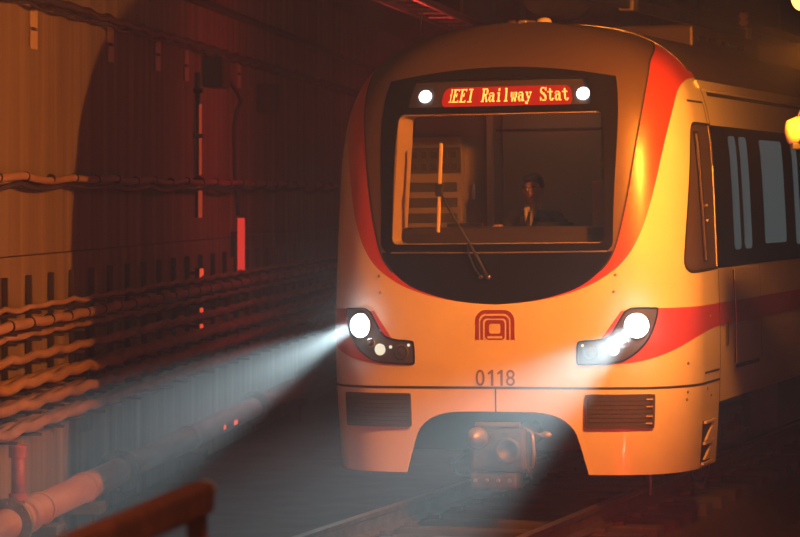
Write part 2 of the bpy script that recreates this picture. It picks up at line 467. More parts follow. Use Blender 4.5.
# red flash running from the headlight along the side
st_top = [(1.0, 1.50), (1.28, 1.515), (1.5, 1.515), (1.83, 1.515), (JOINT-.012, 1.515)]
st_bot = smooth_poly([(.70, 1.088), (.98, 1.088), (1.18, 1.115), (1.40, 1.18), (1.60, 1.245), (1.81, 1.295), (2.2, 1.325), (JOINT-.012, 1.335)], 2)
st = dedupe(st_bot+st_top[::-1])
for s in (1, -1):
    solid(obj('red_flash', patch(st if s > 0 else mir(st), [], .002, .06), 'red', T, True), .003)

# headlights
HL = smooth_poly([(1.285, 1.515), (1.16, 1.52), (1.045, 1.515), (.985, 1.42), (.92, 1.31), (.83, 1.275), (.68, 1.265), (.66, 1.255), (.655, 1.10), (.67, 1.085), (.98, 1.10), (1.10, 1.165), (1.19, 1.255), (1.25, 1.37), (1.28, 1.47), (1.285, 1.515)], 1)[:-1]
HL = HL[::-1] if False else HL
FWD = Vector((0, -1, -.125)).normalized()
for s in (1, -1):
    poly = HL if s > 0 else [(-a, b) for a, b in HL]
    h = obj('headlight', patch(poly, [], .005, .05), 'darkgrey', T, True); solid(h, .012)
    obj('bezel', ribbon(poly+[poly[0]], .014, .011), 'black', h)
    c = SP(s*1.115, 1.385, .008); n = SN(s*1.115, 1.385)
    obj('reflector', bm_lathe([(.095, 0), (.102, .012), (.092, .016), (.088, .008), (.05, .004), (.0, .004)], c, n), 'chrome', h, True)
    obj('main_lamp', bm_lathe([(.085, .008), (.09, .022), (.07, .04), (.036, .05), (0, .053)], c, n), 'headlamp', h, True)
    for q, z, r, mm in ((.94, 1.20, .036, 'smalllamp'), (.76, 1.18, .048, 'grille'), (.85, 1.22, .01, 'smalllamp'), (.70, 1.235, .009, 'smalllamp'), (1.02, 1.25, .03, 'chrome')):
        c2 = SP(s*q, z, .008); n2 = SN(s*q, z)
        obj('small_lamp', bm_lathe([(r*1.25, 0), (r*1.3, .008), (r, .012), (r*.95, .01), (r*.6, .018), (0, .02)], c2, n2, 16), mm, h, True)
    obj('lens_cover', patch(poly, [], .052, .05, fn=lambda q, z, o: SP(q, z, o)), 'lens', h, True)
    ld = bpy.data.lights.new('headlight_beam', 'SPOT'); ld.energy = BEAM_W; ld.color = BEAM_C; ld.spot_size = math.radians(13); ld.spot_blend = 1; ld.shadow_soft_size = .04
    lo = bpy.data.objects.new('headlight_beam', ld); COL.objects.link(lo); lo.parent = h
    lo.location = SP(s*1.115, 1.385, .09)
    lo.rotation_euler = FWD.to_track_quat('-Z', 'Y').to_euler()
    ld = bpy.data.lights.new('headlight_spill', 'SPOT'); ld.energy = SPILL_W; ld.color = BEAM_C; ld.spot_size = math.radians(120); ld.spot_blend = 1; ld.shadow_soft_size = .06
    l2 = bpy.data.objects.new('headlight_spill', ld); COL.objects.link(l2); l2.parent = h; l2.location = lo.location; l2.rotation_euler = lo.rotation_euler

# grilles under the headlights
for s in (1, -1):
    a, b = (.70, 1.29) if s < 0 else (.73, 1.25)
    p = [(a, .605), (b, .605), (b, .85), (a, .85)]
    g = obj('front_grille', patch(p if s > 0 else mir(p), [], .004, .06), 'gap', T); solid(g, .006)
    fr = [(s*a, .605), (s*b, .605), (s*b, .85), (s*a, .85), (s*a, .605)]
    solid(obj('frame', ribbon(fr, .018, .016), 'grille', g), .012, 0)
    for k in range(7):
        z = .628+k*.033
        solid(obj('slat', ribbon([(s*(a+.01), z), (s*(b-.01), z)], .027, .012), 'grille', g), .008, 0)
    if s > 0:
        for z in (.635, .69, .765, .82): obj('clip', bm_box(SP(b-.035, z, .022), (.05, .02, .012), .003), 'housing', g)
# bolts and small fittings on the shell
for q, z in ((.96, 1.775), (.945, 1.645), (1.59, .80), (2.05, .86), (2.2, .80), (1.6, .86), (2.2, 1.42), (1.6, 1.08)):
    for s in (1, -1):
        obj('bolt', bm_lathe([(.012, 0), (.012, .006), (.008, .01), (0, .011)], SP(s*q, z), SN(s*q, z), 10), 'steel', T)
# foot steps let into the side skirt
for s in (1, -1):
    p = [(1.93, .27), (2.3, .27), (2.3, .61), (1.93, .61)]
    g = obj('side_step', patch(p if s > 0 else mir(p), [], .003, .06), 'gap', T); solid(g, .004)
    for z in (.30, .45):
        tri = [(2.0, z), (2.29, z), (2.29, z+.13)]
        solid(obj('tread_bracket', patch(tri if s > 0 else mir(tri), [], .02, 0), 'white', g), .02)
    for z in (.275, .435, .60):
        solid(obj('step_bar', ribbon([(s*1.93, z), (s*2.3, z)], .02, .02), 'white', g), .02, 0)

# emblem: three nested arches
def arch_ring(w_, h_, t, r, z0):
    def out(w2, h2, r2):
        pts = [(w2, z0)]
        pts += [(w2-r2+r2*math.cos(a*PI/16), z0+h2-r2+r2*math.sin(a*PI/16)) for a in range(9)]
        pts += [(-(w2-r2)-r2*math.sin(a*PI/16), z0+h2-r2+r2*math.cos(a*PI/16)) for a in range(9)]
        return pts+[(-w2, z0)]
    return dedupe(out(w_, h_, r)+out(w_-t, h_-t, max(r-t, .008))[::-1])
em = obj('emblem', patch(arch_ring(.158, .232, .030, .085, 1.277), [], .003, 0), 'logo', T); solid(em, .003)
solid(obj('emblem_arch', patch(arch_ring(.116, .187, .022, .05, 1.277), [], .003, 0), 'logo', em), .003)
solid(obj('emblem_core', patch(rrect(-.080, 1.277, .080, 1.432, .03), [rrect(-.046, 1.325, .046, 1.402, .016)], .003, 0), 'logo', em), .003)
obj('emblem_slot', patch(rrect(-.06, 1.288, .06, 1.306, .006), [], .0045, 0), 'white', em)
# fleet number, digit by digit
for di in (1, 2):
    c0 = (-.122, -.034, .042, .122)[di]
    solid(obj('fleet_digit', patch([(c0-.002, .92), (c0+.018, .92), (c0+.018, 1.045), (c0+.004, 1.045), (c0-.026, 1.022), (c0-.026, 1.005), (c0-.002, 1.018)], [], .003, 0), 'fleet', T), .002)
for di, dch in ((0, '0'), (3, '8')):
    cu = bpy.data.curves.new('fleet_digit', 'FONT'); cu.body = dch; cu.size = .165; cu.align_x = 'CENTER'; cu.extrude = .0015
    fo = bpy.data.objects.new('tmpfont', cu); COL.objects.link(fo)
    dg = bpy.context.evaluated_depsgraph_get(); me = bpy.data.meshes.new_from_object(fo.evaluated_get(dg)); bpy.data.objects.remove(fo)
    xs = [v.co.x for v in me.vertices]; ys = [v.co.y for v in me.vertices]; ky = .125/(max(ys)-min(ys)); mx_ = (max(xs)+min(xs))/2; my_ = min(ys)
    for v in me.vertices: v.co = SP((-.122, -.028, .046, .122)[di]+(v.co.x-mx_)*.98, .92+(v.co.y-my_)*ky, .003+v.co.z)
    me.name = 'fleet_digit'; obj('fleet_digit', me, 'fleet', T)

# destination display
G = {'E': ['1111111', '0110001', '0110000', '0110100', '0111100', '0110100', '0110000', '0110000', '0110001', '1111111'],
     'I': ['0111110', '0001100', '0001100', '0001100', '0001100', '0001100', '0001100', '0001100', '0001100', '0111110'],
     'R': ['1111110', '0110011', '0110011', '0110011', '0111110', '0111100', '0110110', '0110110', '0110011', '1110011'],
     'S': ['0111101', '1100011', '1100001', '1110000', '0111100', '0001110', '0000111', '1000011', '1100011', '1011110'],
     'a': ['0', '0', '0', '0111100', '1000110', '0111110', '1100110', '1100110', '1101110', '0110111'],
     'i': ['0011000', '0011000', '0', '0111000', '0011000', '0011000', '0011000', '0011000', '0011000', '0111100'],
     'l': ['0111000', '0011000', '0011000', '0011000', '0011000', '0011000', '0011000', '0011000', '0011000', '0111100'],
     'w': ['0', '0', '0', '1101011', '1101011', '1101011', '1101011', '0111110', '0110110', '0110110'],
     'y': ['0', '0', '0', '1110111', '0110010', '0110010', '0011100', '0011100', '0001000', '0011000', '1110000', '1110000'],
     't': ['0', '0011000', '0011000', '1111110', '0011000', '0011000', '0011000', '0011000', '0011011', '0001110'],
     '|': ['0000011', '0000001', '0000001', '0000001', '0000011', '0000001', '0000001', '0000001', '0000001', '0000011'], ' ': []}
dd = obj('destination_display', patch(rrect(-.83, 3.085, .83, 3.325, .02), [], -.05, .1), 'darkgrey', T); solid(dd, .01)
for s in (1, -1):
    obj('end_plate', patch(rrect(*((.645, 3.10, .80, 3.30) if s > 0 else (-.80, 3.10, -.60, 3.30)), .01), [], -.046, 0), 'grille', dd)
obj('led_glow_panel', patch(rrect(-.525, 3.105, .635, 3.272, .06), [], -.044, .1), 'ledglow', dd)  # even red emission stands for the glow around the lit text
text = '|EEI Railway Stat'
x0, pw, ph, ztop = -.50, 1.115/(17*8), .0112, 3.255
bm = bmesh.new()
for ci, ch in enumerate(text):
    for ri, row in enumerate(G[ch]):
        for k, v in enumerate(row):
            if v == '1':
                a = x0+(ci*8+k)*pw; zt = ztop-ri*ph
                if a < -.495: continue
                vs = [bm.verts.new(SP(qq, zz, -.040)) for qq, zz in ((a, zt-ph*.88), (a+pw*.92, zt-ph*.88), (a+pw*.92, zt), (a, zt))]
                bm.faces.new(vs)
obj('led_text', bm, 'led', dd)
for q, z in ((-.685, 3.20), (.735, 3.195)):
    obj('marker_lamp', bm_lathe([(.05, 0), (.052, .012), (.036, .02), (0, .026)], SP(q, z, -.045), SN(q, z), 20), 'marker', dd, True)
obj('display_glass', patch(DS, [], -.006, .1), 'windshield', dd, True)

# wiper
wp = obj('wiper', bm_tube([SP(-.455+.0, 2.44, .05), SP(-.36, 2.28, .055), SP(-.13, 1.92, .05), SP(-.055, 1.775, .04)], [.008, .009, .011, .013], 8), 'rubber', T, True)
obj('wiper_blade', bm_box((SP(-.455, 2.46, .03)), (.022, .03, .70), .004, Matrix.Rotation(-.11, 3, 'X') @ Matrix.Rotation(.015, 3, 'Y')), 'housing', wp)
obj('wiper_joint', bm_box(SP(-.455, 2.44, .045), (.06, .03, .1), .01), 'rubber', wp)
obj('spray_pipe', bm_tube([SP(-.22, 2.02, .03), SP(-.20, 1.93, .035), SP(-.15, 1.82, .03), SP(-.11, 1.775, .03)], .006, 6), 'rubber', wp)
for q in (-.105, -.045): obj('wiper_pivot', bm_lathe([(.022, 0), (.022, .03), (.014, .045), (0, .048)], SP(q, 1.765, 0), SN(q, 1.765), 14), 'chrome', wp, True)

# cab side windows
for s in (1, -1):
    p = side_in if s > 0 else mir(side_in)
    bar = [(2.03, 1.86), (2.17, 1.86), (2.02, 2.88), (1.87, 2.88)]
    bar = bar if s > 0 else mir(bar)
    sw = obj('cab_side_window', patch(p, [bar], -.008, .08), 'winframe', T, True); solid(sw, .02)
    obj('window_seal', ribbon(p+[p[0]], .022, .003), 'rubber', sw)
    obj('window_pane', patch(bar, [], -.018, .1), 'sidepane', sw, True)
    obj('pane_seal', ribbon(bar+[bar[0]], .014, .0), 'rubber', sw)
    for z in (2.18, 2.30): obj('catch', bm_box(SP(s*2.2, z, 0), (.02, .02, .02), .003), 'steel', sw)

# cab interior
def tbox(name, c, s, m, parent=T, bev=.01): return obj(name, bm_box(c, s, bev), m, parent)
cw = tbox('cab_rear_wall', (0, 1.95, 2.12), (2.46, .06, 2.2), 'cream2')
tbox('cab_floor', (0, 1.15, 1.02), (2.5, 1.6, .06), 'console', T)
tbox('cab_ceiling', (0, 1.35, 3.43), (1.9, 1.1, .04), 'cream2', T)
cab = tbox('equipment_cabinet', (-1.07, 1.88, 2.30), (.56, .10, 1.2), 'cream2')
for r, zz in enumerate((2.755, 2.655)):
    for k in range(6): tbox('button', (-1.29+k*.088, 1.822, zz), (.055, .02, .06), 'console', cab, .008)
tbox('button_panel', (-1.07, 1.829, 2.705), (.55, .012, .22), 'darkgrey', cab, .003)
for k in range(3): tbox('louvre', (-1.07, 1.826, 2.48-k*.13), (.48, .012, .08), 'darkgrey', cab, .003)
tbox('cab_door_leaf', (-.02, 1.905, 2.1), (.86, .03, 1.98), 'cream2')
tbox('door_handle', (-.70, 1.89, 2.44), (.03, .05, .14), 'chrome', cw)
tbox('wall_rail', (.05, 1.89, 2.95), (1.1, .03, .02), 'darkgrey', cw, .003)
tbox('door_post', (-.56, 1.90, 2.2), (.05, .06, 2.2), 'cream', cw)
tbox('cab_pillar', (.89, 1.05, 1.78), (.70, .08, 1.45), 'plate')  # pale colour stands in for a lit patch at the cab's right
con = obj('driver_console', bm_box((0, .52, 1.62), (2.1, .52, 1.06), .05), 'console', T)
tbox('instrument_screen', (.32, .66, 2.15), (.3, .05, .06), 'rubber', con)
tbox('instrument_screen', (-.42, .66, 2.15), (.3, .05, .06), 'rubber', con)
# lining around the windscreen
bm = bmesh.new(); loop = WS
a_ = [bm.verts.new(SP(q*1.012, z, -.022)) for q, z in loop]; b_ = [bm.verts.new(SP(q*1.012, z, -.022)+Vector((-.04*math.copysign(1, q), .26, 0))) for q, z in loop]
for i in range(len(loop)): j = (i+1) % len(loop); bm.faces.new((a_[i], a_[j], b_[j], b_[i]))
solid(obj('windscreen_lining', bm, 'cream', T), .015, 0)

# dim lamp added in the cab roof to brighten the interior
cl = obj('cab_fill_lamp', bm_lathe([(.09, 0), (.09, -.02), (.06, -.035), (0, -.04)], (.1, 1.3, 3.41), (0, 0, 1), 20), 'plate', T, True)
ld = bpy.data.lights.new('cab_fill', 'POINT'); ld.energy = CAB_W; ld.color = (1, .5, .22); ld.shadow_soft_size = .08
lo = bpy.data.objects.new('cab_fill', ld); COL.objects.link(lo); lo.parent = cl; lo.location = (.1, 1.3, 3.3)

# car body behind the nose
zs = [.72+(3.40-.72)*i/30 for i in range(31)]+[ZT-.38*(1-i/24)**3 for i in range(1, 24)]+[ZT-.0006]
def body(y0, y1, prof, m, name, n=6):
    bm = bmesh.new(); prev = None
    full = [(HALF*Wz(z)*.985, z) for z in prof]; full = full+[(-x, z) for x, z in full[::-1]]
    for k in range(n):
        y = (y0, y0+.03, y0+.3, y0+1, y0+3, y1)[k]; cur = [bm.verts.new((x, y, z)) for x, z in full]
        if prev:
            for i in range(len(full)-1): bm.faces.new((prev[i], cur[i], cur[i+1], prev[i+1]))
        prev = cur
    bmesh.ops.recalc_face_normals(bm, faces=bm.faces)
    return obj(name, bm, m, T, True)
YJ = plan(JOINT)[1]
o = body(YJ+.02, 19.5, zs, 'white', 'car_body'); solid(o, .03, 0)
o = body(YJ+.02, 19.5, [z for z in zs if z > 3.31], 'hood', 'car_roof'); solid(o, .034, 0)
def side_fn(s):
    def fn(y, z, o=0.0):
        e = .01; nx = Vector((1, 0, -(Wz(z+e)-Wz(z-e))/(2*e)*HALF)).normalized()
        p = Vector((HALF*Wz(z), y, z))+nx*(o+.001); return Vector((s*p.x, p.y, p.z))
    return fn
for s in (1, -1):
    fn = side_fn(s)
    def sp(name, poly, m, parent, o=.0, th=.01, grid=.12):
        b = patch(poly, [], o, grid, fn=fn)
        if s < 0: bmesh.ops.reverse_faces(b, faces=b.faces[:])
        ob = obj(name, b, m, parent); solid(ob, th, -1); return ob
    band = sp('window_band', rrect(YJ+.03, 1.80, 19.4, 2.945, .02), 'black', T, 0, .012, .25)
    for a, b in ((2.08, 2.34), (2.52, 2.82), (4.98, 5.2), (5.5, 5.72), (9.6, 9.74), (9.92, 10.06)):
        sp('door_window', rrect(a, 1.93, b, 2.87, .06), 'saloon', band, .004, .008)
    for a, b in ((3.45, 4.45), (6.1, 7.6), (7.9, 9.3)):
        sp('saloon_window', rrect(a, 1.96, b, 2.86, .04), 'saloon', band, .004, .008)
    sp('red_flash', [(YJ+.03, 1.335), (19.4, 1.335), (19.4, 1.515), (YJ+.03, 1.515)], 'red', T, 0, .008, .25)
    sp('gutter', [(YJ+.03, 3.24), (19.4, 3.24), (19.4, 3.30), (YJ+.03, 3.30)], 'white', T, .015, .03, .25)
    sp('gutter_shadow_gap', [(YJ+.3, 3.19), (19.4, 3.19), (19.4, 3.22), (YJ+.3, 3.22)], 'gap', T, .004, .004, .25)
    dr = sp('access_door', rrect(1.95, 1.0, 3.05, 1.78, .02), 'white', T, .012, .014)
    sp('door_flash', [(1.95, 1.335), (3.05, 1.335), (3.05, 1.515), (1.95, 1.515)], 'red', dr, .014, .004)
    sp('door_sill', [(1.95, .96), (2.95, .96), (2.95, .99), (1.95, .99)], 'gap', dr, .014, .01)
    sp('door_edge', [(3.05, 1.0), (3.08, 1.0), (3.08, 1.78), (3.05, 1.78)], 'gap', dr, .008, .004)
    sp('door_edge', [(1.92, 1.0), (1.95, 1.0), (1.95, 1.78), (1.92, 1.78)], 'gap', dr, .008, .004)
    sp('handhold', rrect(1.58, 1.16, 1.64, 1.34, .02), 'darkgrey', T, .012, .01)
# underframe, bogies, roof gear
uf = tbox('underframe', (0, 10.0, .80), (2.5, 18.4, .3), 'underframe', T, .02)
tbox('headstock', (0, .95, .62), (2.3, .12, .55), 'underframe', uf)
for y, l, x in ((6.6, 2.2, .85), (6.6, 1.6, -.85), (10.0, 2.5, .85), (10.0, 2.5, -.85)): tbox('equipment_case', (x, y, .45), (.7, l, .5), 'underframe', uf, .03)
for by in (3.3, 15.6):
    bg = tbox('bogie', (0, by, .50), (1.5, .5, .2), 'underframe', T, .03)
    for s in (1, -1):
        tbox('side_frame', (s*1.0, by, .46), (.16, 3.0, .18), 'cast', bg, .04)
        for wy in (-1.1, 1.1):
            obj('wheel', bm_lathe([(.2, -.06), (.41, -.06), (.42, -.03), (.42, .03), (.45, .045), (.45, .07), (.2, .07)], (s*.75, by+wy, .425), (-s, 0, 0), 32), 'cast', bg)
            tbox('axle_box', (s*1.0, by+wy, .40), (.22, .3, .26), 'cast', bg, .04)
            obj('axle_spring', bm_lathe([(.09, 0), (.11, .05), (.09, .1), (.11, .15), (.09, .2)], (s*1.05, by+wy*.72, .24), (0, 0, 1), 16), 'rubber', bg)
for y0, y1, hx, h in ((4.6, 7.8, .62, .20), (9.5, 13.0, .8, .26)):
    ru = tbox('roof_unit', (0, (y0+y1)/2, 3.76+h/2-.05), (hx*2, y1-y0, h+.1), 'hood', T, .03)
    for k in range(5): tbox('vent_slat', (hx+.004, y0+.4+k*.45, 3.84), (.012, .3, .05), 'gap', ru, .002)
an = obj('roof_antenna', bm_lathe([(.07, 0), (.07, .015), (.055, .045), (.02, .06), (0, .062)], (.16, 1.0, 3.77), (0, 0, 1), 18), 'plate', T, True)
# coupler
cp = obj('coupler', bm_box((.06, -.02, .44), (.46, .34, .34), .04), 'cast', T)
obj('shank', bm_tube([(.06, .1, .46), (.04, 1.0, .5)], .10, 14), 'cast', cp, True)
obj('guide_horn', bm_lathe([(.085, 0), (.08, .06), (.055, .13), (.025, .17), (0, .175)], (-.09, -.18, .53), (0, -1, .1), 20), 'steel', cp, True)
obj('guide_cup', bm_lathe([(.10, 0), (.105, .05), (.10, .07), (.07, .06), (.05, .02)], (.16, -.19, .44), (0, -1, 0), 22), 'cast', cp, True)
obj('top_bar', bm_box((.06, -.16, .635), (.36, .05, .03), .008), 'steel', cp)
obj('electric_head', bm_box((.03, -.06, .20), (.38, .28, .13), .025), 'cast', cp)
for k in range(4): obj('head_bolt', bm_lathe([(.016, 0), (.016, .015), (.01, .02)], (-.11+k*.09, -.2, .205), (0, -1, 0), 10), 'steel', cp)
obj('release_lever', bm_tube([(.26, -.12, .60), (.33, -.15, .57), (.345, -.16, .42), (.33, -.15, .31), (.25, -.14, .27)], .014, 8), 'steel', cp, True)
obj('lever_knob', bm_ellipsoid((.44, -.15, .555), (.045, .03, .03)), 'steel', cp, True)
obj('lever_rod', bm_tube([(.33, -.15, .57), (.42, -.15, .555)], .01, 8), 'steel', cp, True)
obj('air_hose', bm_tube([(.22, -.1, .34), (.3, -.17, .29), (.31, -.12, .22), (.22, 0, .2)], .018, 8), 'rubber', cp, True)
obj('air_hose', bm_tube([(-.22, -.1, .4), (-.32, -.12, .33), (-.3, -.06, .24), (-.18, 0, .2)], .018, 8), 'rubber', cp, True)
obj('hanging_hose', bm_tube([(1.42, 1.2, .3), (1.43, 1.15, .17), (1.40, 1.05, .10), (1.36, .95, .12), (1.34, .9, .26)], .014, 8), 'rubber', T, True)
obj('sand_pipe', bm_tube([(1.14, .35, .3), (1.14, .35, .06)], .012, 8), 'steel', T, True)

# ------------------------------------------------------------------ the driver
def voxel(bm, name, m, parent, vs=.009, sm=6):
    o = obj(name, bm, m, parent); r = o.modifiers.new('skin', 'REMESH'); r.mode = 'VOXEL'; r.voxel_size = vs; r.use_smooth_shade = True
    s = o.modifiers.new('soft', 'SMOOTH'); s.iterations = sm; s.factor = .5
    dg = bpy.context.evaluated_depsgraph_get(); me = bpy.data.meshes.new_from_object(o.evaluated_get(dg)); o.modifiers.clear(); o.data = me; me.name = name
    for p in me.polygons: p.use_smooth = True
    return o
def limb(bm, pts, rs): return bm_tube(pts, rs, 12, bm)
dl = TW(-.02, 1.15, 1.06)
D = thing('person', 'train driver in a dark suit and white shirt sitting behind the windscreen', 'person', dl, -TH)
# local frame of the driver: faces -y, z from the cab floor; head centre at z=1.38
HC = Vector((0, 0, 1.385))
bm = bmesh.new()
bm_ellipsoid(HC+Vector((0, .01, .03)), (.076, .095, .092), bm); bm_ellipsoid(HC+Vector((0, -.018, -.035)), (.062, .072, .085), bm)
bm_ellipsoid(HC+Vector((0, -.035, -.095)), (.034, .035, .028), bm)
bm_ellipsoid(HC+Vector((0, -.098, -.02)), (.012, .018, .026), bm); bm_ellipsoid(HC+Vector((0, -.085, .02)), (.05, .012, .01), bm)
bm_ellipsoid(HC+Vector((0, -.083, -.062)), (.026, .010, .009), bm)
for s in (-1, 1): bm_ellipsoid(HC+Vector((s*.078, .012, -.01)), (.012, .022, .034), bm)
limb(bm, [(0, .015, 1.31), (0, .03, 1.2), (0, .03, 1.12)], [.055, .058, .07])
limb(bm, [(0, .03, 1.18), (0, .03, 1.08), (0, .02, .85), (0, .04, .6), (0, .04, .48)], [.09, .15, .15, .145, .15])
for s in (-1, 1):
    bm_ellipsoid((s*.14, .03, 1.14), (.09, .075, .06), bm)
    limb(bm, [(s*.2, .03, 1.07), (s*.235, -.02, .9), (s*.23, -.09, .80)], [.06, .048, .042]); limb(bm, [(s*.23, -.09, .80), (s*.2, -.25, .88), (s*.19, -.30, 1.0)], [.042, .036, .028])
    limb(bm, [(s*.19, -.30, 1.0), (s*.185, -.33, 1.06)], [.032, .036])
    for k in range(4):
        fx = s*(.155+k*.02); limb(bm, [(fx, -.335, 1.07), (fx, -.375, 1.10), (fx, -.41, 1.10-.006*abs(k-1.5)), (fx, -.425, 1.085)], [.010, .0095, .009, .007])
    limb(bm, [(s*.155, -.31, 1.03), (s*.13, -.345, 1.05), (s*.125, -.375, 1.065)], [.012, .011, .009])
    limb(bm, [(s*.09, .03, .5), (s*.11, -.2, .5), (s*.12, -.36, .48)], [.085, .075, .06]); limb(bm, [(s*.12, -.36, .48), (s*.12, -.32, .25), (s*.12, -.26, .09)], [.058, .055, .04])
    limb(bm, [(s*.12, -.24, .06), (s*.125, -.34, .05), (s*.13, -.44, .04)], [.045, .042, .035])
voxel(bm, 'body', 'skin', D, .009, 3)
# jacket, with an open neckline
bm = bmesh.new()
limb(bm, [(0, .045, 1.215), (0, .03, 1.15), (0, .02, .95), (0, .03, .7), (0, .04, .42)], [.085, .165, .175, .165, .185])
for s in (-1, 1):
    bm_ellipsoid((s*.135, .03, 1.15), (.115, .09, .075), bm)
    limb(bm, [(s*.205, .03, 1.13), (s*.245, -.02, .93), (s*.235, -.09, .80)], [.078, .062, .056]); limb(bm, [(s*.235, -.09, .80), (s*.203, -.25, .88), (s*.192, -.29, .975)], [.056, .048, .042])
voxel(bm, 'jacket', 'suit', D, .012, 4)
bm = bmesh.new()
for a, b in (((0, -.145, 1.08), (-.03, -.07, 1.235)), ((0, -.145, 1.08), (.03, -.07, 1.235))): limb(bm, [a, Vector(a).lerp(Vector(b), .5), b], [.018, .03, .028])
limb(bm, [(0, .015, 1.20), (0, .015, 1.265)], [.072, .066])
voxel(bm, 'shirt_collar', 'shirt', D, .008, 2)
tie = bmesh.new(); limb(tie, [(0, -.165, .95), (0, -.172, 1.09), (0, -.11, 1.2)], [.022, .02, .012]); obj('tie', tie, 'hair', D, True)
bm = bmesh.new()
bm_ellipsoid(HC+Vector((0, .022, .052)), (.083, .098, .085), bm); bm_ellipsoid(HC+Vector((-.02, -.052, .088)), (.06, .045, .028), bm); bm_ellipsoid(HC+Vector((.035, -.048, .086)), (.04, .04, .026), bm)
for s in (-1, 1): bm_ellipsoid(HC+Vector((s*.072, .02, .03)), (.014, .05, .035), bm)
hb = voxel(bm, 'hair', 'hair', D, .008, 2)
for s in (-1, 1):
    obj('eye', bm_ellipsoid(HC+Vector((s*.03, -.083, .0)), (.013, .009, .007), None, 10, 8), 'shirt', D, True)
    obj('pupil', bm_ellipsoid(HC+Vector((s*.03, -.09, .0)), (.006, .004, .006), None, 8, 6), 'hair', D, True)
    obj('eyebrow', bm_box(HC+Vector((s*.032, -.093, .022)), (.034, .008, .007), .002), 'hair', D)
obj('mouth', bm_box(HC+Vector((0, -.093, -.062)), (.036, .006, .006), .002), 'logo', D)
seat = thing('driver_seat', 'dark driver seat behind the windscreen under the seated driver', 'seat', TW(-.02, 1.15, 1.06), -TH)
obj('seat_cushion', bm_box((0, .0, .36), (.46, .42, .1), .03), 'console', seat); obj('seat_back', bm_box((0, .30, .66), (.42, .08, .56), .03), 'console', seat)
obj('seat_post', bm_tube([(0, 0, 0), (0, 0, .32)], .05, 12), 'darkgrey', seat)

# ------------------------------------------------------------------ left wall fittings
# number plates at regular steps (each a pair of small panels)
for i, (Y, z, lab) in enumerate(((25.05, 3.785, 'cream pair of marker plates high on the lamplit concrete, nearest the camera'), (28.33, 3.82, 'pair of marker plates high on the wall just inside the shadow edge'),
                     (30.8, 3.84, 'dim pair of marker plates under the upper cable in shadow'), (32.5, 3.80, 'dim pair of marker plates left of the dark wall box'), (36.2, 3.86, 'faint reddish pair of marker plates beside the cable drop'))):
    t = thing('marker_plate', lab, 'plate', LW(Y, .012, z), WALL_RZ, 'marker plates on the left wall')
    for dz in (.09, -.09): obj('panel', bm_box((.004, 0, dz), (.014, .25, .155), .004), 'plate', t)
    obj('strap', bm_box((.008, 0, 0), (.012, .10, .03), .002), 'bracket', t)
def wall_cable(name, lab, cat, z, off, r, m, Y0=20, Y1=58, sag=.03, pitch=.85, ph=0.0, group=None, wob=.0, n=10):
    pts = []; Y = Y0; rnd = random.Random(int(z*1000)+int(off*100))
    jit = [rnd.uniform(-1, 1) for _ in range(120)]
    step = pitch/5
    while Y < Y1:
        k = (Y-24.08-ph)/pitch; fr = k-math.floor(k); i = int(math.floor(k)) % 100
        pts.append(LW(Y, off+wob*.3*(jit[i]*(1-fr)+jit[i+1]*fr), z-sag*4*fr*(1-fr)*(1+.5*jit[i])+wob*(jit[i]*(1-fr)+jit[i+1]*fr))); Y += step
    o = obj(name, bm_tube(pts, r, n), m, None, True); return tag(o, lab, cat, group)
wall_cable('cable', 'dark cable slung along the top of the left wall over the marker plates', 'cable', 4.03, .16, .035, 'cable_black', sag=.02)
wall_cable('cable', 'thin dark cable just under the topmost slung cable on the left wall', 'cable', 3.98, .13, .018, 'cable_black', sag=.03, ph=.3)
wall_cable('conduit', 'uppermost dark conduit high on the left wall, catching red light', 'conduit', 4.5, .14, .045, 'cable_black', sag=0)
c = wall_cable('cable', 'tan cable with ties hung at mid height on the left wall', 'cable', 2.56, .13, .032, 'cable_tan', sag=.03, pitch=1.9, wob=.008)
for k in range(34):
    Y = 23.3+k*.95
    obj('cable_tie', bm_lathe([(.036, -.008), (.042, -.008), (.042, .008), (.036, .008)], LW(Y, .13, 2.555-.02*abs(math.sin((Y-24.08)/1.9*PI))), Vector((WK, 1, 0)), 12), 'rubber', c)
wall_cable('cable', 'dark cable sagging right below the tan mid-height wall cable', 'cable', 2.50, .10, .022, 'cable_black', sag=.05, pitch=1.9)
wall_cable('cable', 'thin dusty cable on the top arms of the wall brackets', 'cable', 1.51, .20, .022, 'cable_dust', sag=.02, wob=.006)
c = wall_cable('cable', 'thick tan tied cable on the second arms of the wall brackets', 'cable', 1.39, .24, .042, 'cable_tan', sag=.015, wob=.004)
for k in range(30):
    Y = 23.2+k*.72
    obj('cable_tie', bm_lathe([(.044, -.01), (.051, -.01), (.051, .01), (.044, .01)], LW(Y, .24, 1.382), Vector((WK, 1, 0)), 12), 'rubber', c)
wall_cable('cable', 'thin frayed dusty cable right under the thick tied cable', 'cable', 1.30, .22, .026, 'cable_dust', sag=.022, wob=.008)
wall_cable('cable', 'single dusty cable on the third bracket arms, sagging alone', 'cable', 1.125, .24, .036, 'cable_dust', sag=.022, wob=.007)
for j, (z, lab) in enumerate(((.915, 'dusty cable in the sagging bunch on the fourth bracket arms'), (.745, 'dusty cable in the sagging bunch on the fifth bracket arms'), (.57, 'dusty cable in the bunch on the lowest bracket arms'))):
    for k in range(3):
        wall_cable('cable', lab, 'cable', z+.012*k, .12+.085*k, .045, 'cable_dust', sag=.018+.005*k, wob=.006, ph=.07*k, group='bunched cables on bracket row %s' % ('four', 'five', 'six')[j])
br = thing('cable_bracket', 'dark steel cable bracket with short arms on the left wall', 'bracket', LW(23.9, 0, 0), WALL_RZ, 'cable brackets along the left wall')
obj('post', bm_box((.045, 0, 1.09), (.05, .04, 1.30), .005), 'bracket', br)
